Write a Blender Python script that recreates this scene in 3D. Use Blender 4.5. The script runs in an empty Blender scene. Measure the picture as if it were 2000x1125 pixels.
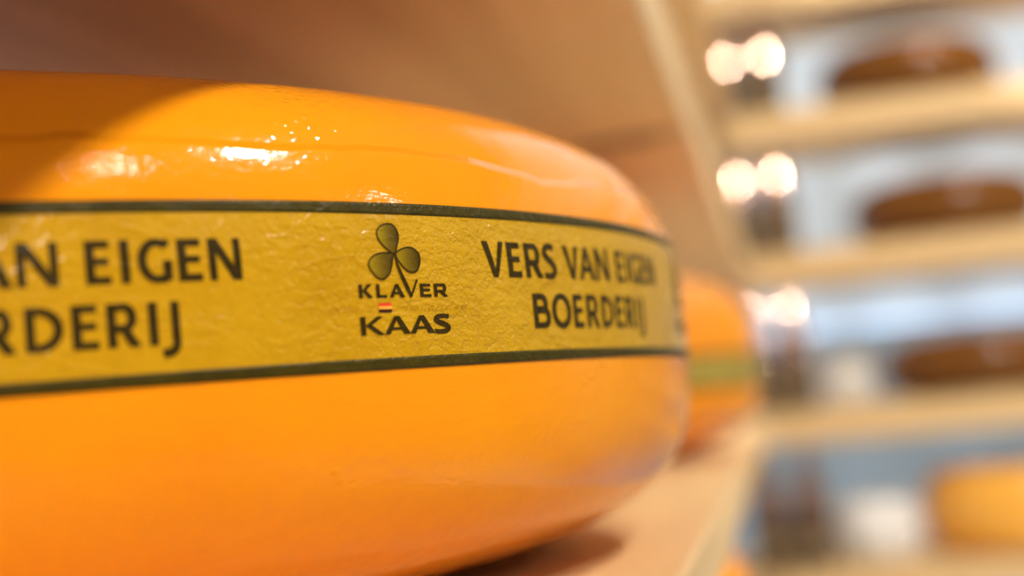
import bpy, bmesh, math, random
import numpy as np
from mathutils import Vector, Matrix

random.seed(7)
S = 0.19                       # radius of the cheese wheel in metres; the layout below is in wheel radii
CAM_H = 1.25                   # camera height above the floor
def W(x, y, z): return Vector((x * S, y * S, CAM_H + z * S))
scene = bpy.context.scene
C = scene.collection

# ------------------------------------------------------------------ camera
R_ = Vector((0.97828, 0.18577, -0.09532)); F_ = Vector((-0.17792, 0.98056, 0.08250))
F_.normalize(); R_ = (R_ - F_ * R_.dot(F_)).normalized(); U_ = R_.cross(F_)
cam_d = bpy.data.cameras.new('camera'); cam = bpy.data.objects.new('camera', cam_d); C.objects.link(cam)
cam.matrix_world = Matrix(((R_.x, U_.x, -F_.x, 0), (R_.y, U_.y, -F_.y, 0), (R_.z, U_.z, -F_.z, CAM_H), (0, 0, 0, 1)))
cam_d.sensor_width = 36.0; cam_d.lens = 2829.8 / 2000 * 36
cam_d.clip_start = 0.01; cam_d.clip_end = 50
cam_d.dof.use_dof = True
cam_d.dof.focus_distance = 1.225 * S
cam_d.dof.aperture_fstop = 6.6
cam_d.dof.aperture_blades = 0
scene.camera = cam

# ------------------------------------------------------------------ light and exposure
scene.view_settings.view_transform = 'Standard'; scene.view_settings.look = 'None'
scene.view_settings.gamma = 1.0; scene.view_settings.use_curve_mapping = False
scene.view_settings.exposure = 0.0
world = bpy.data.worlds.new('shop_ambient'); scene.world = world; world.use_nodes = True
bg = world.node_tree.nodes['Background']
bg.inputs[0].default_value = (0.90, 0.93, 1.0, 1); bg.inputs[1].default_value = 0.155

def lamp(name, kind, loc, power, col, radius=0.04, **kw):
    d = bpy.data.lights.new(name, kind); d.energy = power; d.color = col
    if kind != 'AREA': d.shadow_soft_size = radius
    o = bpy.data.objects.new(name, d); C.objects.link(o); o.location = loc
    for k, v in kw.items(): setattr(d, k, v)
    return o
WARM = (1.0, 0.90, 0.76)
# near row of ceiling lamps over the aisle, the rest are unseen lights added as fill
for (x, y, z, p) in ((0.97, 0.33, 2.72, 72), (0.97, -0.27, 2.72, 11)):
    lamp('ceiling_lamp', 'POINT', (x, y, z), p, WARM, 0.045)
dn = lamp('wheel_fill_spot', 'SPOT', (0.97, -1.70, 2.72), 190, WARM, 0.045, spot_size=math.radians(84), spot_blend=0.3)  # added light, fills the lower half of the front wheel
dn.rotation_euler = (math.radians(24), 0, 0)
for (x, y, z, p) in ((3.0, -0.9, 2.72, 14), (3.0, 0.6, 2.72, 18), (-1.4, 0.4, 2.72, 260)):  # added lights, side fill on the wheel and under the boards
    lamp('side_fill_lamp', 'POINT', (x, y, z), p, WARM, 0.05)
sp = lamp('rack_fill_spot', 'SPOT', (0.90, 0.10, 2.72), 128, WARM, 0.045, spot_size=math.radians(48), spot_blend=0.5)  # added light, brightens the boards at the back wall
sp.rotation_euler = (Vector((0.25, 1.80, 0.95)) - sp.location).to_track_quat('-Z', 'Y').to_euler()
asp = lamp('aisle_fill_spot', 'SPOT', (2.0, 0.95, 2.72), 85, WARM, 0.045, spot_size=math.radians(26), spot_blend=0.5)  # added light for the second wheel and the front board edges
asp.rotation_euler = (Vector((-0.05, 0.93, 1.20)) - asp.location).to_track_quat('-Z', 'Y').to_euler()
lamp('floor_bounce_spot', 'SPOT', (1.05, 0.9, 2.72), 260, WARM, 0.045, spot_size=math.radians(56), spot_blend=0.3)  # added light on the floor, bounces up under the boards
for x in (-0.20, -0.05, 0.10, 0.25, 0.40, 0.55):
    ws = lamp('wall_fill_spot', 'SPOT', (x, 2.105, 2.78), 370, (1.0, 0.96, 0.90), 0.03, spot_size=math.radians(13.5), spot_blend=0.3)  # unseen lights added behind the rack to brighten the wall
    ws.rotation_euler = (math.radians(0.6), 0, 0)

# ------------------------------------------------------------------ materials
def mat(name):
    m = bpy.data.materials.new(name); m.use_nodes = True
    nt = m.node_tree; return m, nt, nt.nodes['Principled BSDF']
def N(nt, t, **kw):
    n = nt.nodes.new(t)
    for k, v in kw.items(): setattr(n, k, v)
    return n
def L(nt, a, b): nt.links.new(a, b)
def mapping(nt, scale=(1, 1, 1), loc=(0, 0, 0)):
    t = N(nt, 'ShaderNodeTexCoord'); mp = N(nt, 'ShaderNodeMapping'); mp.inputs['Scale'].default_value = scale; mp.inputs['Location'].default_value = loc
    L(nt, t.outputs['Object'], mp.inputs['Vector']); return mp.outputs['Vector']
def noise(nt, vec, scale, detail=3, rough=0.5, typ=None):
    n = N(nt, 'ShaderNodeTexNoise'); n.inputs['Scale'].default_value = scale; n.inputs['Detail'].default_value = detail; n.inputs['Roughness'].default_value = rough
    if typ: n.noise_type = typ
    L(nt, vec, n.inputs['Vector']); return n.outputs[0]
def ramp(nt, fac, stops):
    r = N(nt, 'ShaderNodeValToRGB'); e = r.color_ramp.elements
    while len(e) < len(stops): e.new(0.5)
    for i, (p, c) in enumerate(stops): e[i].position = p; e[i].color = (*c, 1)
    L(nt, fac, r.inputs[0]); return r.outputs[0]
def bump(nt, h, strength, dist, prev=None):
    b = N(nt, 'ShaderNodeBump'); b.inputs['Strength'].default_value = strength; b.inputs['Distance'].default_value = dist
    L(nt, h, b.inputs['Height'])
    if prev is not None: L(nt, prev, b.inputs['Normal'])
    return b.outputs[0]
def math_(nt, op, a, b=None):
    n = N(nt, 'ShaderNodeMath', operation=op)
    for i, v in enumerate((a, b)):
        if v is None: continue
        if isinstance(v, (int, float)): n.inputs[i].default_value = v
        else: L(nt, v, n.inputs[i])
    return n.outputs[0]

def mat_rind(name, c1, c2, rough=0.22, seam=None):
    m, nt, b = mat(name); v = mapping(nt)
    n1 = noise(nt, v, 14, 5, 0.6)
    L(nt, ramp(nt, n1, ((0.3, c1), (0.7, c2))), b.inputs['Base Color'])
    rn = noise(nt, mapping(nt, (1, 1, 1.6)), 60, 4)
    L(nt, math_(nt, 'ADD', math_(nt, 'MULTIPLY', rn, 0.16), rough - 0.08), b.inputs['Roughness'])
    h1 = bump(nt, noise(nt, v, 22, 2), 0.25, 0.0025)
    h2 = bump(nt, noise(nt, mapping(nt, (1, 1, 2.2)), 150, 4, 0.6), 0.22, 0.0009, h1)
    out = bump(nt, noise(nt, mapping(nt, (1, 1, 1.6)), 520, 2, 0.5), 0.10, 0.0004, h2)
    # tiny wax bubbles in patches
    vo = N(nt, 'ShaderNodeTexVoronoi'); vo.inputs['Scale'].default_value = 430; L(nt, mapping(nt, (1, 1, 1.5)), vo.inputs['Vector'])
    dot = math_(nt, 'MAXIMUM', math_(nt, 'SUBTRACT', 0.42, vo.outputs['Distance']), 0.0)
    pm = N(nt, 'ShaderNodeMapRange'); L(nt, noise(nt, v, 26, 2), pm.inputs[0]); pm.inputs[1].default_value = 0.52; pm.inputs[2].default_value = 0.66
    out = bump(nt, math_(nt, 'MULTIPLY', dot, pm.outputs[0]), 0.5, 0.0008, out)
    if seam is not None:
        # edge of the wax coat: a thin wandering ridge round the shoulder
        t = N(nt, 'ShaderNodeTexCoord'); sx = N(nt, 'ShaderNodeSeparateXYZ'); L(nt, t.outputs['Object'], sx.inputs[0])
        w1 = noise(nt, mapping(nt, (1, 1, 0.05)), 18, 3, 0.6)
        zc = math_(nt, 'ADD', math_(nt, 'MULTIPLY', w1, 0.010), seam - 0.005)
        d = math_(nt, 'SUBTRACT', sx.outputs[2], zc)
        mr = N(nt, 'ShaderNodeMapRange', interpolation_type='SMOOTHSTEP'); L(nt, d, mr.inputs[0])
        mr.inputs[1].default_value = -0.0012; mr.inputs[2].default_value = 0.0004
        mr.inputs[3].default_value = 1; mr.inputs[4].default_value = 0
        msk = noise(nt, v, 9, 1)
        mk = N(nt, 'ShaderNodeMapRange'); L(nt, msk, mk.inputs[0]); mk.inputs[1].default_value = 0.4; mk.inputs[2].default_value = 0.55
        out = bump(nt, math_(nt, 'MULTIPLY', mr.outputs[0], mk.outputs[0]), 0.8, 0.0010, out)
    L(nt, out, b.inputs['Normal'])
    b.inputs['Subsurface Weight'].default_value = 0.05; b.inputs['Subsurface Scale'].default_value = 0.004
    b.inputs['Subsurface Radius'].default_value = (1.0, 0.45, 0.1)
    b.inputs['Specular IOR Level'].default_value = 0.35
    return m

def label_normal(nt, k=1.0):
    v = mapping(nt)
    a = bump(nt, noise(nt, v, 30, 2), 0.25 * k, 0.002)
    wr = noise(nt, v, 330, 3, 0.6)
    rid = math_(nt, 'MINIMUM', math_(nt, 'MULTIPLY', math_(nt, 'ABSOLUTE', math_(nt, 'SUBTRACT', wr, 0.5)), 9.0), 1.0)
    pm = N(nt, 'ShaderNodeMapRange'); L(nt, noise(nt, v, 11, 2), pm.inputs[0]); pm.inputs[1].default_value = 0.36; pm.inputs[2].default_value = 0.62; pm.inputs[3].default_value = 0.4
    sx = N(nt, 'ShaderNodeSeparateXYZ'); L(nt, v, sx.inputs[0])      # the paper is more crumpled on one side
    cr = N(nt, 'ShaderNodeMapRange'); L(nt, sx.outputs[0], cr.inputs[0]); cr.inputs[1].default_value = 0.70 * S; cr.inputs[2].default_value = 0.86 * S; cr.inputs[3].default_value = 0.3; cr.inputs[4].default_value = 1.25
    rid = math_(nt, 'MULTIPLY', rid, cr.outputs[0])
    b_ = bump(nt, math_(nt, 'MULTIPLY', rid, pm.outputs[0]), 0.33 * k, 0.0006, a)
    w2 = noise(nt, mapping(nt, (0.55, 0.55, 1.8)), 75, 3, 0.6)
    r2 = math_(nt, 'ABSOLUTE', math_(nt, 'SUBTRACT', w2, 0.5))
    r2 = math_(nt, 'SUBTRACT', 1.0, math_(nt, 'MINIMUM', math_(nt, 'MULTIPLY', r2, 22.0), 1.0))
    return bump(nt, r2, 0.20 * k, 0.0005, b_)
def mat_label(name, c1, c2, k=1.0):
    m, nt, b = mat(name); v = mapping(nt)
    n1 = noise(nt, v, 70, 6, 0.65)
    L(nt, ramp(nt, n1, ((0.32, c1), (0.68, c2))), b.inputs['Base Color'])
    b.inputs['Roughness'].default_value = 0.22; b.inputs['Specular IOR Level'].default_value = 0.3
    L(nt, label_normal(nt, k), b.inputs['Normal']); return m
def mat_ink(name, col, k=0.8, rough=0.38):
    m, nt, b = mat(name); v = mapping(nt)
    n1 = noise(nt, v, 240, 4, 0.6)
    L(nt, ramp(nt, n1, ((0.3, tuple(c * 0.8 for c in col)), (0.75, tuple(c * 1.35 for c in col)))), b.inputs['Base Color'])
    b.inputs['Roughness'].default_value = rough; b.inputs['Specular IOR Level'].default_value = 0.18
    L(nt, label_normal(nt, k), b.inputs['Normal']); return m

def mat_wood(name, axis, dark, light, stain=None, rough=0.5):
    m, nt, b = mat(name)
    sc = [9, 9, 9]; sc[axis] = 0.7
    v = mapping(nt, tuple(sc))
    n1 = noise(nt, v, 3.2, 6, 0.62)
    wv = N(nt, 'ShaderNodeTexWave', wave_type='BANDS', bands_direction='XYZ'[2] if axis != 2 else 'X')
    wv.inputs['Scale'].default_value = 1.1; wv.inputs['Distortion'].default_value = 6; wv.inputs['Detail'].default_value = 3; wv.inputs['Detail Scale'].default_value = 1.4
    L(nt, v, wv.inputs['Vector'])
    mixf = math_(nt, 'ADD', math_(nt, 'MULTIPLY', n1, 0.7), math_(nt, 'MULTIPLY', wv.outputs[1], 0.3))
    col = ramp(nt, mixf, ((0.25, dark), (0.72, light)))
    if stain:
        c, r = stain
        t = N(nt, 'ShaderNodeTexCoord'); mp = N(nt, 'ShaderNodeMapping')
        mp.vector_type = 'TEXTURE'
        mp.inputs['Location'].default_value = c; mp.inputs['Scale'].default_value = r; mp.inputs['Rotation'].default_value = (0, 0, math.radians(-24))
        L(nt, t.outputs['Object'], mp.inputs['Vector'])
        g = N(nt, 'ShaderNodeTexGradient', gradient_type='SPHERICAL'); L(nt, mp.outputs['Vector'], g.inputs[0])
        mx = N(nt, 'ShaderNodeMix', data_type='RGBA'); L(nt, math_(nt, 'MULTIPLY', g.outputs[1], 2.0), mx.inputs[0])
        mx.clamp_factor = True
        L(nt, col, mx.inputs[6]); mx.inputs[7].default_value = (0.10, 0.055, 0.022, 1); col = mx.outputs[2]
    L(nt, col, b.inputs['Base Color']); b.inputs['Roughness'].default_value = rough
    L(nt, bump(nt, n1, 0.15, 0.001), b.inputs['Normal']); return m
def mat_plain(name, col, rough=0.5, metal=0.0, nscale=30, var=0.12, bmp=0.0):
    m, nt, b = mat(name); v = mapping(nt)
    n1 = noise(nt, v, nscale, 4)
    L(nt, ramp(nt, n1, ((0.3, tuple(c * (1 - var) for c in col)), (0.7, tuple(min(1, c * (1 + var)) for c in col)))), b.inputs['Base Color'])
    b.inputs['Roughness'].default_value = rough; b.inputs['Metallic'].default_value = metal
    if bmp: L(nt, bump(nt, n1, bmp, 0.002), b.inputs['Normal'])
    return m

M = {}
WOOD_D, WOOD_L = (0.60, 0.41, 0.19), (0.82, 0.595, 0.31)
M['rind'] = mat_rind('orange_wax_rind', (0.90, 0.295, 0.003), (0.97, 0.36, 0.004), 0.12, seam=0.405 * S)
M['label'] = mat_label('yellow_label_paper', (0.53, 0.29, 0.003), (0.61, 0.35, 0.006))
M['ink'] = mat_ink('olive_black_ink', (0.036, 0.022, 0.001))
M['border'] = mat_ink('olive_border_ink', (0.050, 0.038, 0.002))
M['script'] = mat_ink('faded_amber_ink', (0.50, 0.24, 0.006))
M['red'] = mat_ink('red_print', (0.72, 0.06, 0.02), 0.4)
M['pale'] = mat_ink('pale_orange_print', (0.90, 0.38, 0.05), 0.4)
M['maroon'] = mat_ink('dark_maroon_print', (0.045, 0.010, 0.004), 0.4)
M['wood_long'] = mat_wood('pine_along_aisle', 1, WOOD_D, WOOD_L)
M['wood_cross'] = mat_wood('pine_along_wall', 0, WOOD_D, WOOD_L)
M['wood_post'] = mat_wood('pine_upright', 2, WOOD_D, WOOD_L)
M['brown_rind'] = mat_rind('brown_wax_rind', (0.14, 0.050, 0.007), (0.20, 0.080, 0.012), 0.2)
M['far_rind'] = mat_rind('amber_wax_rind', (0.90, 0.44, 0.06), (0.95, 0.52, 0.09), 0.25)
M['green_label'] = mat_label('green_label_paper', (0.36, 0.27, 0.04), (0.46, 0.35, 0.07))
M['glass'] = mat_plain('dark_bottle_glass', (0.045, 0.033, 0.014), 0.12)
M['foil'] = mat_plain('copper_foil', (0.62, 0.44, 0.36), 0.06, 1.0, var=0.02)
M['brown_foil'] = mat_plain('brown_foil', (0.16, 0.085, 0.05), 0.5)
M['lit_patch_white'] = mat_plain('lit_patch_white', (0.80, 0.82, 0.84), 0.6)
M['taupe'] = mat_plain('taupe_paper', (0.26, 0.17, 0.085), 0.6)
M['wall'] = mat_plain('pale_wall_paint', (0.54, 0.67, 0.84), 0.8, nscale=6, var=0.03)
M['wall_shade'] = mat_plain('grey_blue_wall_shade', (0.27, 0.38, 0.52), 0.7, nscale=6, var=0.03)  # darker colour standing for shade on the lower back wall
M['floor'] = mat_plain('grey_floor', (0.62, 0.58, 0.52), 0.5, nscale=4, var=0.15)

# leaf fill: printed left-to-right tint held in an attribute
m, nt, b = mat('olive_leaf_print'); at = N(nt, 'ShaderNodeAttribute', attribute_name='tint')
L(nt, ramp(nt, at.outputs['Fac'], ((0.0, (0.36, 0.25, 0.004)), (0.5, (0.17, 0.11, 0.003)), (1.0, (0.045, 0.026, 0.001)))), b.inputs['Base Color'])
b.inputs['Roughness'].default_value = 0.4; b.inputs['Specular IOR Level'].default_value = 0.18; L(nt, label_normal(nt, 0.6), b.inputs['Normal']); M['leaf'] = m

# ------------------------------------------------------------------ object helpers
def link(name, me, mats, parent=None):
    o = bpy.data.objects.new(name, me); C.objects.link(o)
    for m_ in (mats if isinstance(mats, (list, tuple)) else [mats]): me.materials.append(m_)
    if parent is not None: o.parent = parent
    return o
def from_bm(name, bm, mats, parent=None, smooth=False):
    me = bpy.data.meshes.new(name); bm.to_mesh(me); bm.free()
    if smooth: me.polygons.foreach_set('use_smooth', [True] * len(me.polygons))
    return link(name, me, mats, parent)
def thing(name, loc, label, cat, group=None):
    o = bpy.data.objects.new(name, None); C.objects.link(o); o.location = loc; o.empty_display_size = 0.05
    o['label'] = label; o['category'] = cat
    if group: o['group'] = group
    return o
def box_bm(x0, x1, y0, y1, z0, z1, bev=0.0):
    bm = bmesh.new(); bmesh.ops.create_cube(bm, size=1)
    for v in bm.verts: v.co = Vector(((x0 + x1) / 2 + v.co.x * (x1 - x0), (y0 + y1) / 2 + v.co.y * (y1 - y0), (z0 + z1) / 2 + v.co.z * (z1 - z0)))
    if bev: bmesh.ops.bevel(bm, geom=bm.edges[:], offset=bev, segments=3, profile=0.5, affect='EDGES')
    return bm
def lathe_bm(prof, n=64):
    bm = bmesh.new(); rings = []
    for r, z in prof:
        if r < 1e-6: rings.append([bm.verts.new((0, 0, z))])
        else: rings.append([bm.verts.new((r * math.cos(2 * math.pi * k / n), r * math.sin(2 * math.pi * k / n), z)) for k in range(n)])
    for a, b_ in zip(rings, rings[1:]):
        for k in range(n):
            k2 = (k + 1) % n
            f = [a[k % len(a)]] + ([a[k2]] if len(a) > 1 else []) + ([b_[k2]] if len(b_) > 1 else []) + [b_[k % len(b_)]]
            if len(f) >= 3: bm.faces.new(f)
    bmesh.ops.recalc_face_normals(bm, faces=bm.faces[:])
    return bm

# ------------------------------------------------------------------ setting
def struct(name, bm, m_): o = from_bm(name, bm, m_); o['kind'] = 'structure'; return o
YW = 11.6 * S
struct('shade_panel_1', box_bm(-3.0, 4.5, YW - 0.012, YW, 0.0, CAM_H + 0.37 * S, 0.002), M['wall_shade'])  # added panel, the lower wall's shade is put into its colour
struct('floor', box_bm(-3.0, 4.5, -4.0, YW + 0.1, -0.05, 0.0), M['floor'])
struct('wall_left', box_bm(-3.1, -3.0, -4.0, YW, 0.0, 2.9), M['wall'])
struct('wall_back', box_bm(-3.0, 4.5, YW, YW + 0.1, 0.0, 2.9), M['wall'])

# ------------------------------------------------------------------ racks: loose planks carried by upright frames
def plank(x0, x1, y0, y1, z0, z1, m_, label, group):
    c = W((x0 + x1) / 2, (y0 + y1) / 2, z0)
    hx, hy = (x1 - x0) * S / 2, (y1 - y0) * S / 2
    o = from_bm('shelf_board', box_bm(-hx, hx, -hy, hy, 0, (z1 - z0) * S, 0.0016), m_)
    o.location = c; o['label'] = label; o['category'] = 'shelf'; o['group'] = group; return o
def post(x0, x1, y0, y1, z1, label, group):
    c = W((x0 + x1) / 2, (y0 + y1) / 2, 0); c.z = 0
    hx, hy = (x1 - x0) * S / 2, (y1 - y0) * S / 2
    o = from_bm('rack_post', box_bm(-hx, hx, -hy, hy, 0, CAM_H + z1 * S, 0.003), M['wood_post'])
    o.location = c; o['label'] = label; o['category'] = 'post'; o['group'] = group
ZF = -CAM_H / S
# boards along the aisle: (front x, z bottom, z top)
LEFT = ((-0.112, -1.36, -1.20, 'pine board below the front cheese, carrying the wheel seen past its edge'),
        (-0.121, -0.275, -0.183, 'sunlit pine shelf board carrying the big front cheese wheel'),
        (-0.166, 0.635, 0.83, 'pine shelf board right above the big front wheel, dark knot underneath'),
        (-0.166, 1.63, 1.83, 'pine board one level over the knotted board along the aisle'),
        (-0.166, 2.63, 2.83, 'topmost pine board of the aisle rack, at the upper picture edge'))
M['wood_stained'] = mat_wood('pine_with_knot', 1, WOOD_D, WOOD_L, (tuple(W(-0.33, 3.58, 0.635) - W((-2.35 - .166) / 2, 3.35, 0.635)), (0.040, 0.018, 0.012)))
for i, (xf, zb, zt, lab) in enumerate(LEFT):
    plank(-2.35, xf, -2.6, 9.3, zb, zt, M['wood_stained'] if i == 2 else M['wood_long'], lab.replace('sunlit', 'brightly lit'), 'boards along the aisle')
for y in (-2.58, 3.2, 9.08):
    post(-2.55, -2.35, y, y + .2, 2.95, 'square pine post at the rear edge of the aisle boards', 'posts of the aisle rack')
# boards along the back wall
BACK = ((-1.40, -1.19, 'lowest pine board at the back wall, under the orange small cheese'), (-0.400, -0.183, 'pale pine board at the back wall, level with the front cheese shelf'),
        (0.625, 0.83, 'pine board at the back wall, second down of the visible ones with a cheese'), (1.54, 1.75, 'pine board at the back wall, highest one with a cheese on it'),
        (2.42, 2.62, 'shaded pine board over the highest cheese at the back wall'),
        (3.32, 3.52, 'unseen top pine board of the back wall rack, added to block lamp light'))  # unseen board, added to keep lamp light off the back wall
for zb, zt, lab in BACK:
    plank(-1.15, 7.6, 9.4, 10.65, zb, zt, M['wood_cross'], lab, 'boards at the back wall')
for x in (-1.35, 7.6):
    for y in (9.42, 10.45):
        post(x, x + .2, y, y + .2, 3.7, 'square pine post at an end of the back wall boards', 'posts of the back wall rack')

# ------------------------------------------------------------------ the big cheese wheel
# profile (fitted): radius as a function of the height above the camera, in wheel radii
RM, ZM, HU, EU, NU, HL, EL, NL = 1.0021, 0.1061, 0.2085, 0.2265, 2.533, 0.2890, 0.7579, 4.1213
ZB = ZM - HL
def prof_r(z):
    t = (z - ZM) / (HU if z > ZM else HL)
    e, n = (EU, NU) if z > ZM else (EL, NL)
    t = min(1.0, abs(t)); return RM - e + e * max(0.0, 1 - t ** n) ** (1 / n)
CX, CY = -1.11558, 1.72601
TH0 = -0.62305                                  # bearing of the clover's node
def rough_r(th, z):                             # a hand-made wheel is not quite round
    return 1 + 0.0011 * math.sin(3 * th + 0.5) + 0.0007 * math.sin(7 * th + 9 * z + 1.0) + 0.0005 * math.sin(13 * th - 14 * z)
def surf(th, z, off=0.0):                       # point on the wheel in the wheel's own frame (metres)
    r = prof_r(z) * rough_r(th, z) + off
    return Vector((r * math.cos(th) * S, r * math.sin(th) * S, (z - ZB) * S))
def rind_mesh(name, nth=420):
    ts = np.linspace(0, 1, 46); ts = 1 - (1 - ts) ** 2
    zs = [ZM - HL * t for t in ts[::-1]] + [ZM + HU * t for t in ts[1:]]
    bm = bmesh.new(); rings = []
    for k, z in enumerate(zs):
        rings.append([bm.verts.new(surf(2 * math.pi * j / nth, z)) for j in range(nth)])
    for a, b_ in zip(rings, rings[1:]):
        for j in range(nth): bm.faces.new((a[j], a[(j + 1) % nth], b_[(j + 1) % nth], b_[j]))
    for ring, dz, up in ((rings[0], 0.0, False), (rings[-1], 0.006, True)):
        c = bm.verts.new((0, 0, ring[0].co.z + dz * S))
        for j in range(nth):
            f = (ring[j], ring[(j + 1) % nth], c)
            bm.faces.new(f if up else f[::-1])
    me = bpy.data.meshes.new(name); bm.to_mesh(me); bm.free()
    me.polygons.foreach_set('use_smooth', [True] * len(me.polygons)); return me
def ring_bm(z0, z1, off, nth=420, nz=20):
    bm = bmesh.new(); rings = [[bm.verts.new(surf(2 * math.pi * j / nth, z0 + (z1 - z0) * k / nz, off)) for j in range(nth)] for k in range(nz + 1)]
    rings = [[bm.verts.new(surf(2 * math.pi * j / nth, z0, -0.002)) for j in range(nth)]] + rings + [[bm.verts.new(surf(2 * math.pi * j / nth, z1, -0.002)) for j in range(nth)]]
    for a, b_ in zip(rings, rings[1:]):
        for j in range(nth): bm.faces.new((a[j], a[(j + 1) % nth], b_[(j + 1) % nth], b_[j]))
    return bm

wheel = thing('cheese_wheel', W(CX, CY, ZB), 'big glossy orange cheese wheel in front with lettered yellow label band', 'cheese')
rind_me = rind_mesh('rind')
link('rind', rind_me, M['rind'], wheel)
Z_TOP, Z_BOT = 0.1775, 0.0410
band = from_bm('label_band', ring_bm(Z_BOT, Z_TOP, 0.0007), M['label'], wheel, True)
band['label'] = 'yellow paper band with dark edges'
for z0, z1 in ((0.1682, 0.1779), (0.0406, 0.0500)):
    from_bm('border_stripe', ring_bm(z0, z1, 0.0012, nz=4), M['border'], band, True)

# ---- letters: flat polygons in a box of cap height 1, later wrapped on the wheel
def stroke(pts, w):
    """thick polyline; w one width or a width per point"""
    P = [Vector(p) for p in pts]; n = len(P); ws = [w] * n if isinstance(w, (int, float)) else w
    out = []; Ls = []; Rs = []
    for i in range(n):
        d = (P[min(n - 1, i + 1)] - P[max(0, i - 1)]).normalized(); q = Vector((-d.y, d.x)) * ws[i] / 2
        Ls.append(P[i] + q); Rs.append(P[i] - q)
    for i in range(n - 1): out.append([Rs[i], Rs[i + 1], Ls[i + 1], Ls[i]])
    return out
def arc(cx, cy, rx, ry, a0, a1, n=18):
    return [(cx + rx * math.cos(math.radians(a0 + (a1 - a0) * k / n)), cy + ry * math.sin(math.radians(a0 + (a1 - a0) * k / n))) for k in range(n + 1)]
def rect(x0, y0, x1, y1): return [(x0, y0), (x1, y0), (x1, y1), (x0, y1)]
def spline(pts, n=7):
    out = []; P = [pts[0]] + list(pts) + [pts[-1]]
    for i in range(1, len(P) - 2):
        p0, p1, p2, p3 = (Vector(P[i + k]) for k in (-1, 0, 1, 2))
        for k in range(n):
            t = k / n; out.append(0.5 * ((2 * p1) + (p2 - p0) * t + (2 * p0 - 5 * p1 + 4 * p2 - p3) * t * t + (3 * p1 - p0 - 3 * p2 + p3) * t ** 3))
    out.append(Vector(pts[-1])); return out
def glyph(ch, w, s=0.19, h=0.155):
    """s vertical stem, h horizontal stroke"""
    if ch == 'I': return [rect(0, 0, s, 1)]
    if ch == 'L': return [rect(0, 0, s, 1), rect(s, 0, w, h)]
    if ch == 'E': return [rect(0, 0, s, 1), rect(s, 0, w, h), rect(s, 0.44, w * 0.92, 0.44 + h * .92), rect(s, 1 - h, w * 0.97, 1)]
    if ch == 'V': return [[(0, 1), (s * 1.12, 1), (w * 0.60, 0), (w * 0.40, 0)], [(w - s * 1.0, 1), (w, 1), (w * 0.62, 0), (w * 0.47, 0)]]
    if ch == 'A': return [[(0, 0), (s * .95, 0), (w * 0.56, 1), (w * 0.40, 1)], [(w - s * 1.15, 0), (w, 0), (w * 0.60, 1), (w * 0.40, 1)], rect(w * 0.24, 0.24, w * 0.76, 0.24 + h * .9)]
    if ch == 'N': return [rect(0, 0, s * .88, 1), rect(w - s * .88, 0, w, 1), [(0, 1), (s * 1.1, 1), (w, 0), (w - s * 1.1, 0)]]
    if ch == 'K': return [rect(0, 0, s, 1), [(s * .9, 0.50), (s * 1.5, 0.42), (w * .96, 1), (w * .96 - s * 1.25, 1)], [(s * .95, 0.52), (s * 1.85, 0.62), (w, 0), (w - s * 1.35, 0)]]
    if ch == 'R':
        r = 0.245; c = w * 0.84 - r
        return [rect(0, 0, s, 1)] + stroke([(s * .9, 1 - h / 2)] + arc(c, 1 - h / 2 - r + .005, r - 0.06, r, 90, -90, 14) + [(s * .9, 1 - h / 2 - 2 * r + .01)], [h] + [h + (s - h) * math.sin(math.pi * k / 14) for k in range(15)] + [h]) + [[(w * 0.30, 0.46), (w * 0.60, 0.52), (w, 0), (w - s * 1.2, 0)]]
    if ch == 'B':
        r1, r2 = 0.20, 0.235; y1 = 1 - h / 2 - r1; y2 = h / 2 + r2
        f = lambda n: [h] + [h + (s - h) * math.sin(math.pi * k / n) for k in range(n + 1)] + [h]
        return [rect(0, 0, s, 1)] + stroke([(s * .9, 1 - h / 2)] + arc(w * .88 - s / 2 - .2, y1, .2, r1, 90, -90, 14) + [(s * .9, y1 - r1)], f(14)) + stroke([(s * .9, y2 + r2)] + arc(w - s / 2 - .24, y2, .24, r2, 90, -90, 14) + [(s * .9, h / 2)], f(14))
    if ch == 'D':
        n = 20; rx = min(0.46, w * .6)
        return [rect(0, 0, s, 1)] + stroke([(s * .9, 1 - h / 2)] + arc(w - s / 2 - rx, .5, rx, .5 - h / 2, 90, -90, n) + [(s * .9, h / 2)], [h] + [h + (s - h) * math.sin(math.pi * k / n) for k in range(n + 1)] + [h])
    if ch == 'O':
        n = 36; return stroke(arc(w / 2, .5, w / 2 - s / 2, .52 - h / 2, 0, 360, n), [h + (s - h) * abs(math.cos(2 * math.pi * k / n)) for k in range(n + 1)])
    if ch == 'G':
        p = arc(w * .56, .5, w * .56 - s / 2, .52 - h / 2, 62, 285, 26)
        return stroke([(w * .93, 0.955)] + p + [(w - s * .55, .06)], [h * .95] + [h + (s - h) * abs(math.cos(math.radians(62 + 223 * k / 26))) for k in range(27)] + [h]) + [rect(w - s, 0.035, w, 0.50)]
    if ch == 'S':
        p = spline([(w * .90, .90), (w * .58, .945), (w * .24, .88), (w * .15, .73), (w * .34, .58), (w * .66, .45), (w * .86, .27), (w * .72, .11), (w * .40, .055), (w * .06, .10)])
        n = len(p); return stroke(p, [h * (1.0 + 0.28 * math.sin(math.pi * k / (n - 1)) ** 2) for k in range(n)])
    if ch == 'J':
        p = spline([(w - s / 2, 1), (w - s / 2, .25), (w - s / 2, .02), (w - s * .95, -.15), (w - s * 2.1, -.20)])
        return stroke(p, s * .95)
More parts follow.
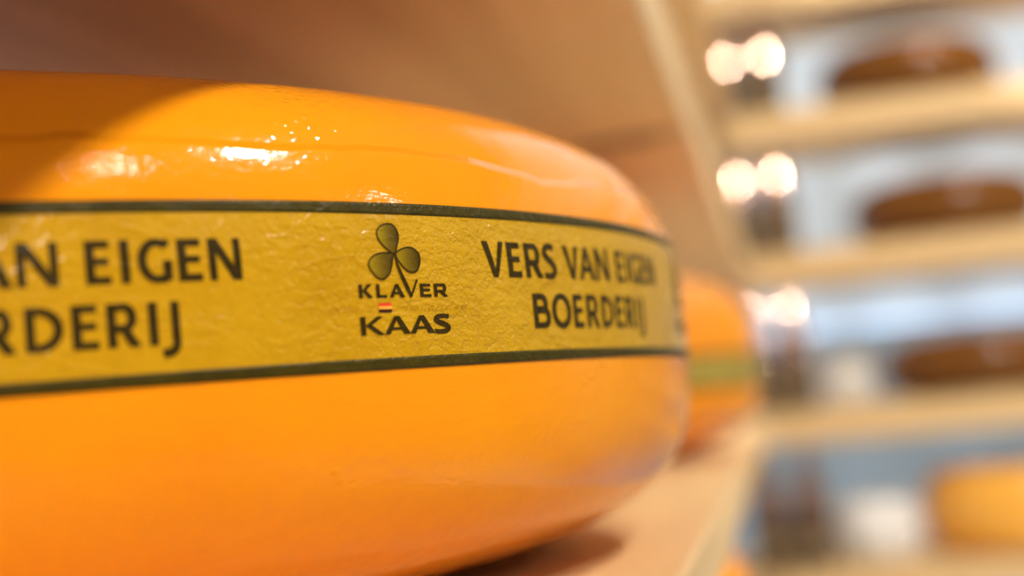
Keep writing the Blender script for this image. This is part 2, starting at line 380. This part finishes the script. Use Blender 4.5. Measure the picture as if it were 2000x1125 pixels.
def wrap(name, polys, off, mats, parent, cut=0.006, attr=None, midx=None):
    """polys in (u, z) wheel coordinates -> one mesh laid on the label"""
    bm = bmesh.new()
    for i, p in enumerate(polys):
        vs = [bm.verts.new((q[0], q[1], 0)) for q in p]
        try: f = bm.faces.new(vs)
        except ValueError: continue
        if midx: f.material_index = midx[i]
    bmesh.ops.triangulate(bm, faces=[f for f in bm.faces if len(f.verts) > 4])
    us = [v.co.x for v in bm.verts]; zs = [v.co.y for v in bm.verts]
    for lo, hi, nrm, ax in ((min(us), max(us), (1, 0, 0), 0), (min(zs), max(zs), (0, 1, 0), 1)):
        k = math.floor(lo / cut) + 1
        while k * cut < hi:
            co = [0, 0, 0]; co[ax] = k * cut
            bmesh.ops.bisect_plane(bm, geom=bm.verts[:] + bm.edges[:] + bm.faces[:], plane_co=co, plane_no=nrm, dist=1e-7); k += 1
    bmesh.ops.recalc_face_normals(bm, faces=bm.faces[:])
    for f in bm.faces:
        if f.normal.z < 0: f.normal_flip()
    tint = [attr(v.co.x, v.co.y) for v in bm.verts] if attr else None
    for v in bm.verts: v.co = surf(TH0 + v.co.x, v.co.y, off)
    me = bpy.data.meshes.new(name); bm.to_mesh(me); bm.free()
    if tint:
        a = me.attributes.new('tint', 'FLOAT', 'POINT'); a.data.foreach_set('value', tint)
    me.polygons.foreach_set('use_smooth', [True] * len(me.polygons))
    return link(name, me, mats, parent)
def place(ch, u0, u1, z0, z1, s, h, flare=False):
    H = z1 - z0; w = (u1 - u0) / H
    return [[(u0 + q[0] * H, z0 + q[1] * H) for q in p] for p in glyph(ch, w, s, h)]
LINE1 = (('V', .105, .1345), ('E', .1385, .1575), ('R', .164, .190), ('S', .1925, .2135), ('V', .2275, .2555), ('A', .2545, .2855), ('N', .2885, .317),
         ('E', .3355, .3535), ('I', .3605, .3675), ('G', .373, .3985), ('E', .403, .4215), ('N', .427, .4530))
LINE2 = (('B', .169, .1955), ('O', .1985, .2310), ('E', .2355, .2535), ('R', .2605, .2855), ('D', .2915, .3175), ('E', .323, .3415), ('R', .3475, .3715), ('I', .3775, .3845), ('J', .3845, .4010))
PERIOD = 0.594
for k in range(-3, 3):
    for line, z0, z1 in ((LINE1, 0.1158, 0.1475), (LINE2, 0.0697, 0.1013)):
        polys = []
        for ch, u0, u1 in line:
            polys += place(ch, u0 + k * PERIOD, u1 + k * PERIOD, z0, z1, 0.215, 0.17)
        if ch: wrap('lettering', polys, 0.0013, M['ink'], band)

# ---- clover mark with its two words
LEAF_TOP = [(-0.0005, 0.1351), (-0.0072, 0.1392), (-0.013, 0.1452), (-0.0147, 0.1507), (-0.0136, 0.1549), (-0.0098, 0.1578), (-0.0047, 0.1596), (0.0003, 0.1599), (0.0041, 0.1583), (0.0066, 0.155), (0.0076, 0.1505), (0.0068, 0.1465), (0.0048, 0.1421), (0.0021, 0.1359)]
LEAF_RIGHT = [(0.0019, 0.1354), (0.0074, 0.1382), (0.0134, 0.1399), (0.0188, 0.1401), (0.0232, 0.1386), (0.0268, 0.1353), (0.0279, 0.131), (0.0267, 0.126), (0.024, 0.1215), (0.0196, 0.1194), (0.0147, 0.1199), (0.01, 0.1226), (0.0057, 0.1271), (0.0027, 0.1315)]
LEAF_LEFT = [(-0.0006, 0.1348), (-0.0064, 0.1355), (-0.0132, 0.1353), (-0.0203, 0.1334), (-0.0248, 0.1303), (-0.0268, 0.1266), (-0.0261, 0.1228), (-0.0229, 0.1184), (-0.0187, 0.1148), (-0.014, 0.1139), (-0.0098, 0.1156), (-0.0058, 0.1194), (-0.0035, 0.1243), (-0.0021, 0.1293)]
for k in range(-3, 4):
    du = k * PERIOD
    leaves = []; mi = []; tint_of = {}
    polys = []; midx = []; boxes = []
    for lf in (LEAF_TOP, LEAF_RIGHT, LEAF_LEFT):
        sm = [tuple(p) for p in spline(lf + [lf[0]], 4)][:-1]
        cx_ = sum(p[0] for p in sm) / len(sm); cz_ = sum(p[1] for p in sm) / len(sm)
        x0 = min(p[0] for p in sm); x1 = max(p[0] for p in sm); boxes.append((cx_ + du, cz_, x0 + du, x1 + du))
        for a, b_ in zip(sm, sm[1:] + sm[:1]): polys.append([(cx_ + du, cz_), (a[0] + du, a[1]), (b_[0] + du, b_[1])]); midx.append(0)
    def tint(u, z, boxes=boxes):
        bx = min(boxes, key=lambda q: (q[0] - u) ** 2 + (q[1] - z) ** 2)
        return max(0.0, min(1.0, (u - bx[2]) / (bx[3] - bx[2])))
    em = wrap('clover_emblem', polys, 0.00130, M['leaf'], band, attr=tint)
    lines = []
    for lf in (LEAF_TOP, LEAF_RIGHT, LEAF_LEFT):
        sm = [tuple(p) for p in spline(lf + [lf[0]], 4)]
        lines += stroke([(p[0] + du, p[1]) for p in sm], 0.0013)
    st = spline([(0.0006 + du, 0.1350), (0.0024 + du, 0.1265), (0.0062 + du, 0.1170), (0.0105 + du, 0.1080), (0.0148 + du, 0.0990)], 5)
    lines += stroke(st, [0.0009 + 0.0030 * math.sin(min(1.0, i / (len(st) - 1) * 1.25) * math.pi / 2) * (1 if i < len(st) - 4 else 0.75) for i in range(len(st))])
    lines += stroke([(0.0142 + du, 0.0992), (0.0183 + du, 0.1062), (0.0222 + du, 0.1132)], [0.0018, 0.0020, 0.0020])
    wrap('emblem_outline', lines, 0.00150, M['ink'], band)
    polys = []
    for ch, u0, u1 in (('K', -.0392, -.0252), ('L', -.0218, -.0110), ('A', -.0084, .0080), ('E', .0247, .0370), ('R', .0405, .0562)):
        polys += place(ch, u0 + du, u1 + du, .0988, .1098, 0.34 if ch != 'A' else 0.39, 0.20)
    wrap('lettering', polys, 0.0013, M['ink'], band)
    polys = []
    for ch, u0, u1 in (('K', -.0402, -.0162), ('A', -.0166, .0108), ('A', .0102, .0374), ('S', .0362, .0570)):
        polys += place(ch, u0 + du, u1 + du, .0688, .0836, {'K': 0.35, 'A': 0.42, 'S': .3}[ch], {'K': .2, 'A': .15, 'S': .235}[ch])
    wrap('lettering', polys, 0.0013, M['ink'], band)
    fl = []
    for i in range(3): fl.append([(q[0] + du, q[1]) for q in rect(-.0207, .0944 - (i + 1) * .00253, -.0072, .0944 - i * .00253)])
    wrap('flag_mark', fl, 0.0013, [M['red'], M['pale'], M['maroon']], band, midx=[0, 1, 2])
    # faint slanted script either side of the flag
    for txt, u0, u1, zb in (('Noord', -.068, -.0235, .0880), ('Hollandse', -.003, .0785, .0880)):
        cu = bpy.data.curves.new('script', 'FONT'); cu.body = txt; cu.shear = 0.35; cu.size = 1; cu.resolution_u = 3; cu.offset = -0.012
        tmp = bpy.data.objects.new('script', cu); C.objects.link(tmp)
        dg = bpy.context.evaluated_depsgraph_get(); me = bpy.data.meshes.new_from_object(tmp.evaluated_get(dg))
        bpy.data.objects.remove(tmp); 
        xs = [v.co.x for v in me.vertices]; xa, xb = min(xs), max(xs)
        V = [(u0 + (v.co.x - xa) / (xb - xa) * (u1 - u0) + du, zb + v.co.y * 0.0078) for v in me.vertices]
        polys = [[V[i] for i in p.vertices] for p in me.polygons]
        bpy.data.meshes.remove(me)
        wrap('lettering', polys, 0.0011, M['script'], band)

# ------------------------------------------------------------------ further big wheels on the left rack
def big_wheel(x, y, z, label, rot, lab=(0.0, 0.0)):
    o = thing('cheese_wheel', W(x, y, z), label, 'cheese'); o.rotation_euler.z = rot
    link('rind', rind_me, [], o)
    return o
w2 = big_wheel(-1.065, 4.15, -0.183, 'orange cheese wheel with greenish band standing behind the big front wheel', 1.1)
gb = from_bm('label_band', ring_bm(0.005, 0.090, 0.0008, 240, 10), M['green_label'], w2, True)
for z0, z1 in ((0.000, 0.014), (0.080, 0.092)):
    from_bm('border_stripe', ring_bm(z0, z1, 0.0013, 240, 4), M['border'], gb, True)
w3 = big_wheel(-1.27, 6.6, -1.20, 'orange cheese wheel on the board below the front wheel\'s shelf', 2.0)

# ------------------------------------------------------------------ small cheeses on the back rack
def small_cheese(x, y, z, r, h, m_, label, e=0.5, group=None):
    prof = [(0, 0)]
    for k in range(25):
        t = -1 + 2 * k / 24; prof.append((r * (1 - e + e * (1 - abs(math.sin(t * math.pi / 2)) ** 2.4) ** (1 / 2.4)), h * (0.5 + 0.5 * math.sin(t * math.pi / 2))))
    prof.append((0, h * 1.02))
    o = from_bm('small_cheese', lathe_bm([(a * S, b_ * S) for a, b_ in prof], 96), m_, None, True)
    o.location = W(x, y, z); o['label'] = label; o['category'] = 'cheese'
    if group: o['group'] = group
    return o
G = 'dark round cheeses on the back rack'
small_cheese(1.02, 10.03, 1.75, 0.60, 0.42, M['brown_rind'], 'brown round cheese on the highest visible board of the back rack', 0.45, G)
small_cheese(1.16, 10.03, 0.83, 0.62, 0.42, M['brown_rind'], 'brown round cheese on the second board down by the wall', 0.45, G)
small_cheese(1.26, 10.03, -0.183, 0.62, 0.40, M['brown_rind'], 'reddish brown round cheese directly above the orange one by the wall', 0.45, G)
small_cheese(1.42, 10.03, -1.19, 0.62, 0.52, M['far_rind'], 'bright orange small cheese low on the back rack', 0.25)

# ------------------------------------------------------------------ slim dark bottles at the left end of the back rack
def bottle(x, y, z, label, foil_m, top):
    o = thing('bottle', W(x, y, z), label, 'bottle', 'dark bottles at the left end of the back rack')
    r = 0.125
    body = [(0, 0), (r * .9, 0), (r, .012), (r, .30), (r * .97, .318), (0, .318)]
    from_bm('body', lathe_bm([(a * S, b_ * S) for a, b_ in body], 48), M['glass'], o, True)
    foil = [(0, .31), (r * .985, .31), (r, .318)]
    rr, zz = r, .325
    for k in range(45):                       # long shoulder leaning in more and more towards the neck
        if zz > top - 0.045: break
        a_ = math.radians(float(np.interp(k / 44, (0, .24, .54, 1), (9.6, 10.6, 15.0, 18.4)))); foil.append((rr, zz)); rr -= .0098 * math.sin(a_); zz += .0098 * math.cos(a_)
    nr = max(.026, rr * .72); foil += [(rr, zz), (min(rr, nr + .004), zz + .006), (nr, zz + .012), (nr, top - .008), (nr - .006, top), (0, top)]
    from_bm('foil_cap', lathe_bm([(a * S, b_ * S) for a, b_ in foil], 128), foil_m, o, True)
    lb = [(r * 1.0, .10), (r * 1.012, .10), (r * 1.012, .215), (r * 1.0, .215)]
    from_bm('paper_label', lathe_bm([(a * S, b_ * S) for a, b_ in lb], 48), M['taupe'], o, True)
    return o
for z, nm in ((1.75, 'highest visible board'), (0.83, 'second board down'), (-0.183, 'board level with the front wheel'), (-1.19, 'lowest visible board')):
    for x, y, side in ((-0.19, 9.56, 'left one'), (0.065, 9.54, 'right one')):
        bottle(x, y, z, 'dark bottle, %s shoulder, %s on the %s' % ('shiny copper' if z > -1 else 'brown', side, nm), M['foil'] if z > -1 else M['brown_foil'], 0.64 if z > 0 else 0.78)

# ------------------------------------------------------------------ white rounds added for bright patches of lit wall beside the bottles
small_cheese(0.42, 10.2, -0.183, 0.20, 0.36, M['lit_patch_white'], 'small white round standing for a lit wall patch between bottles and brown cheese', 0.3)
small_cheese(0.48, 9.85, -1.19, 0.29, 0.38, M['lit_patch_white'], 'white round standing for a lit wall patch left of the bright orange small cheese', 0.3)
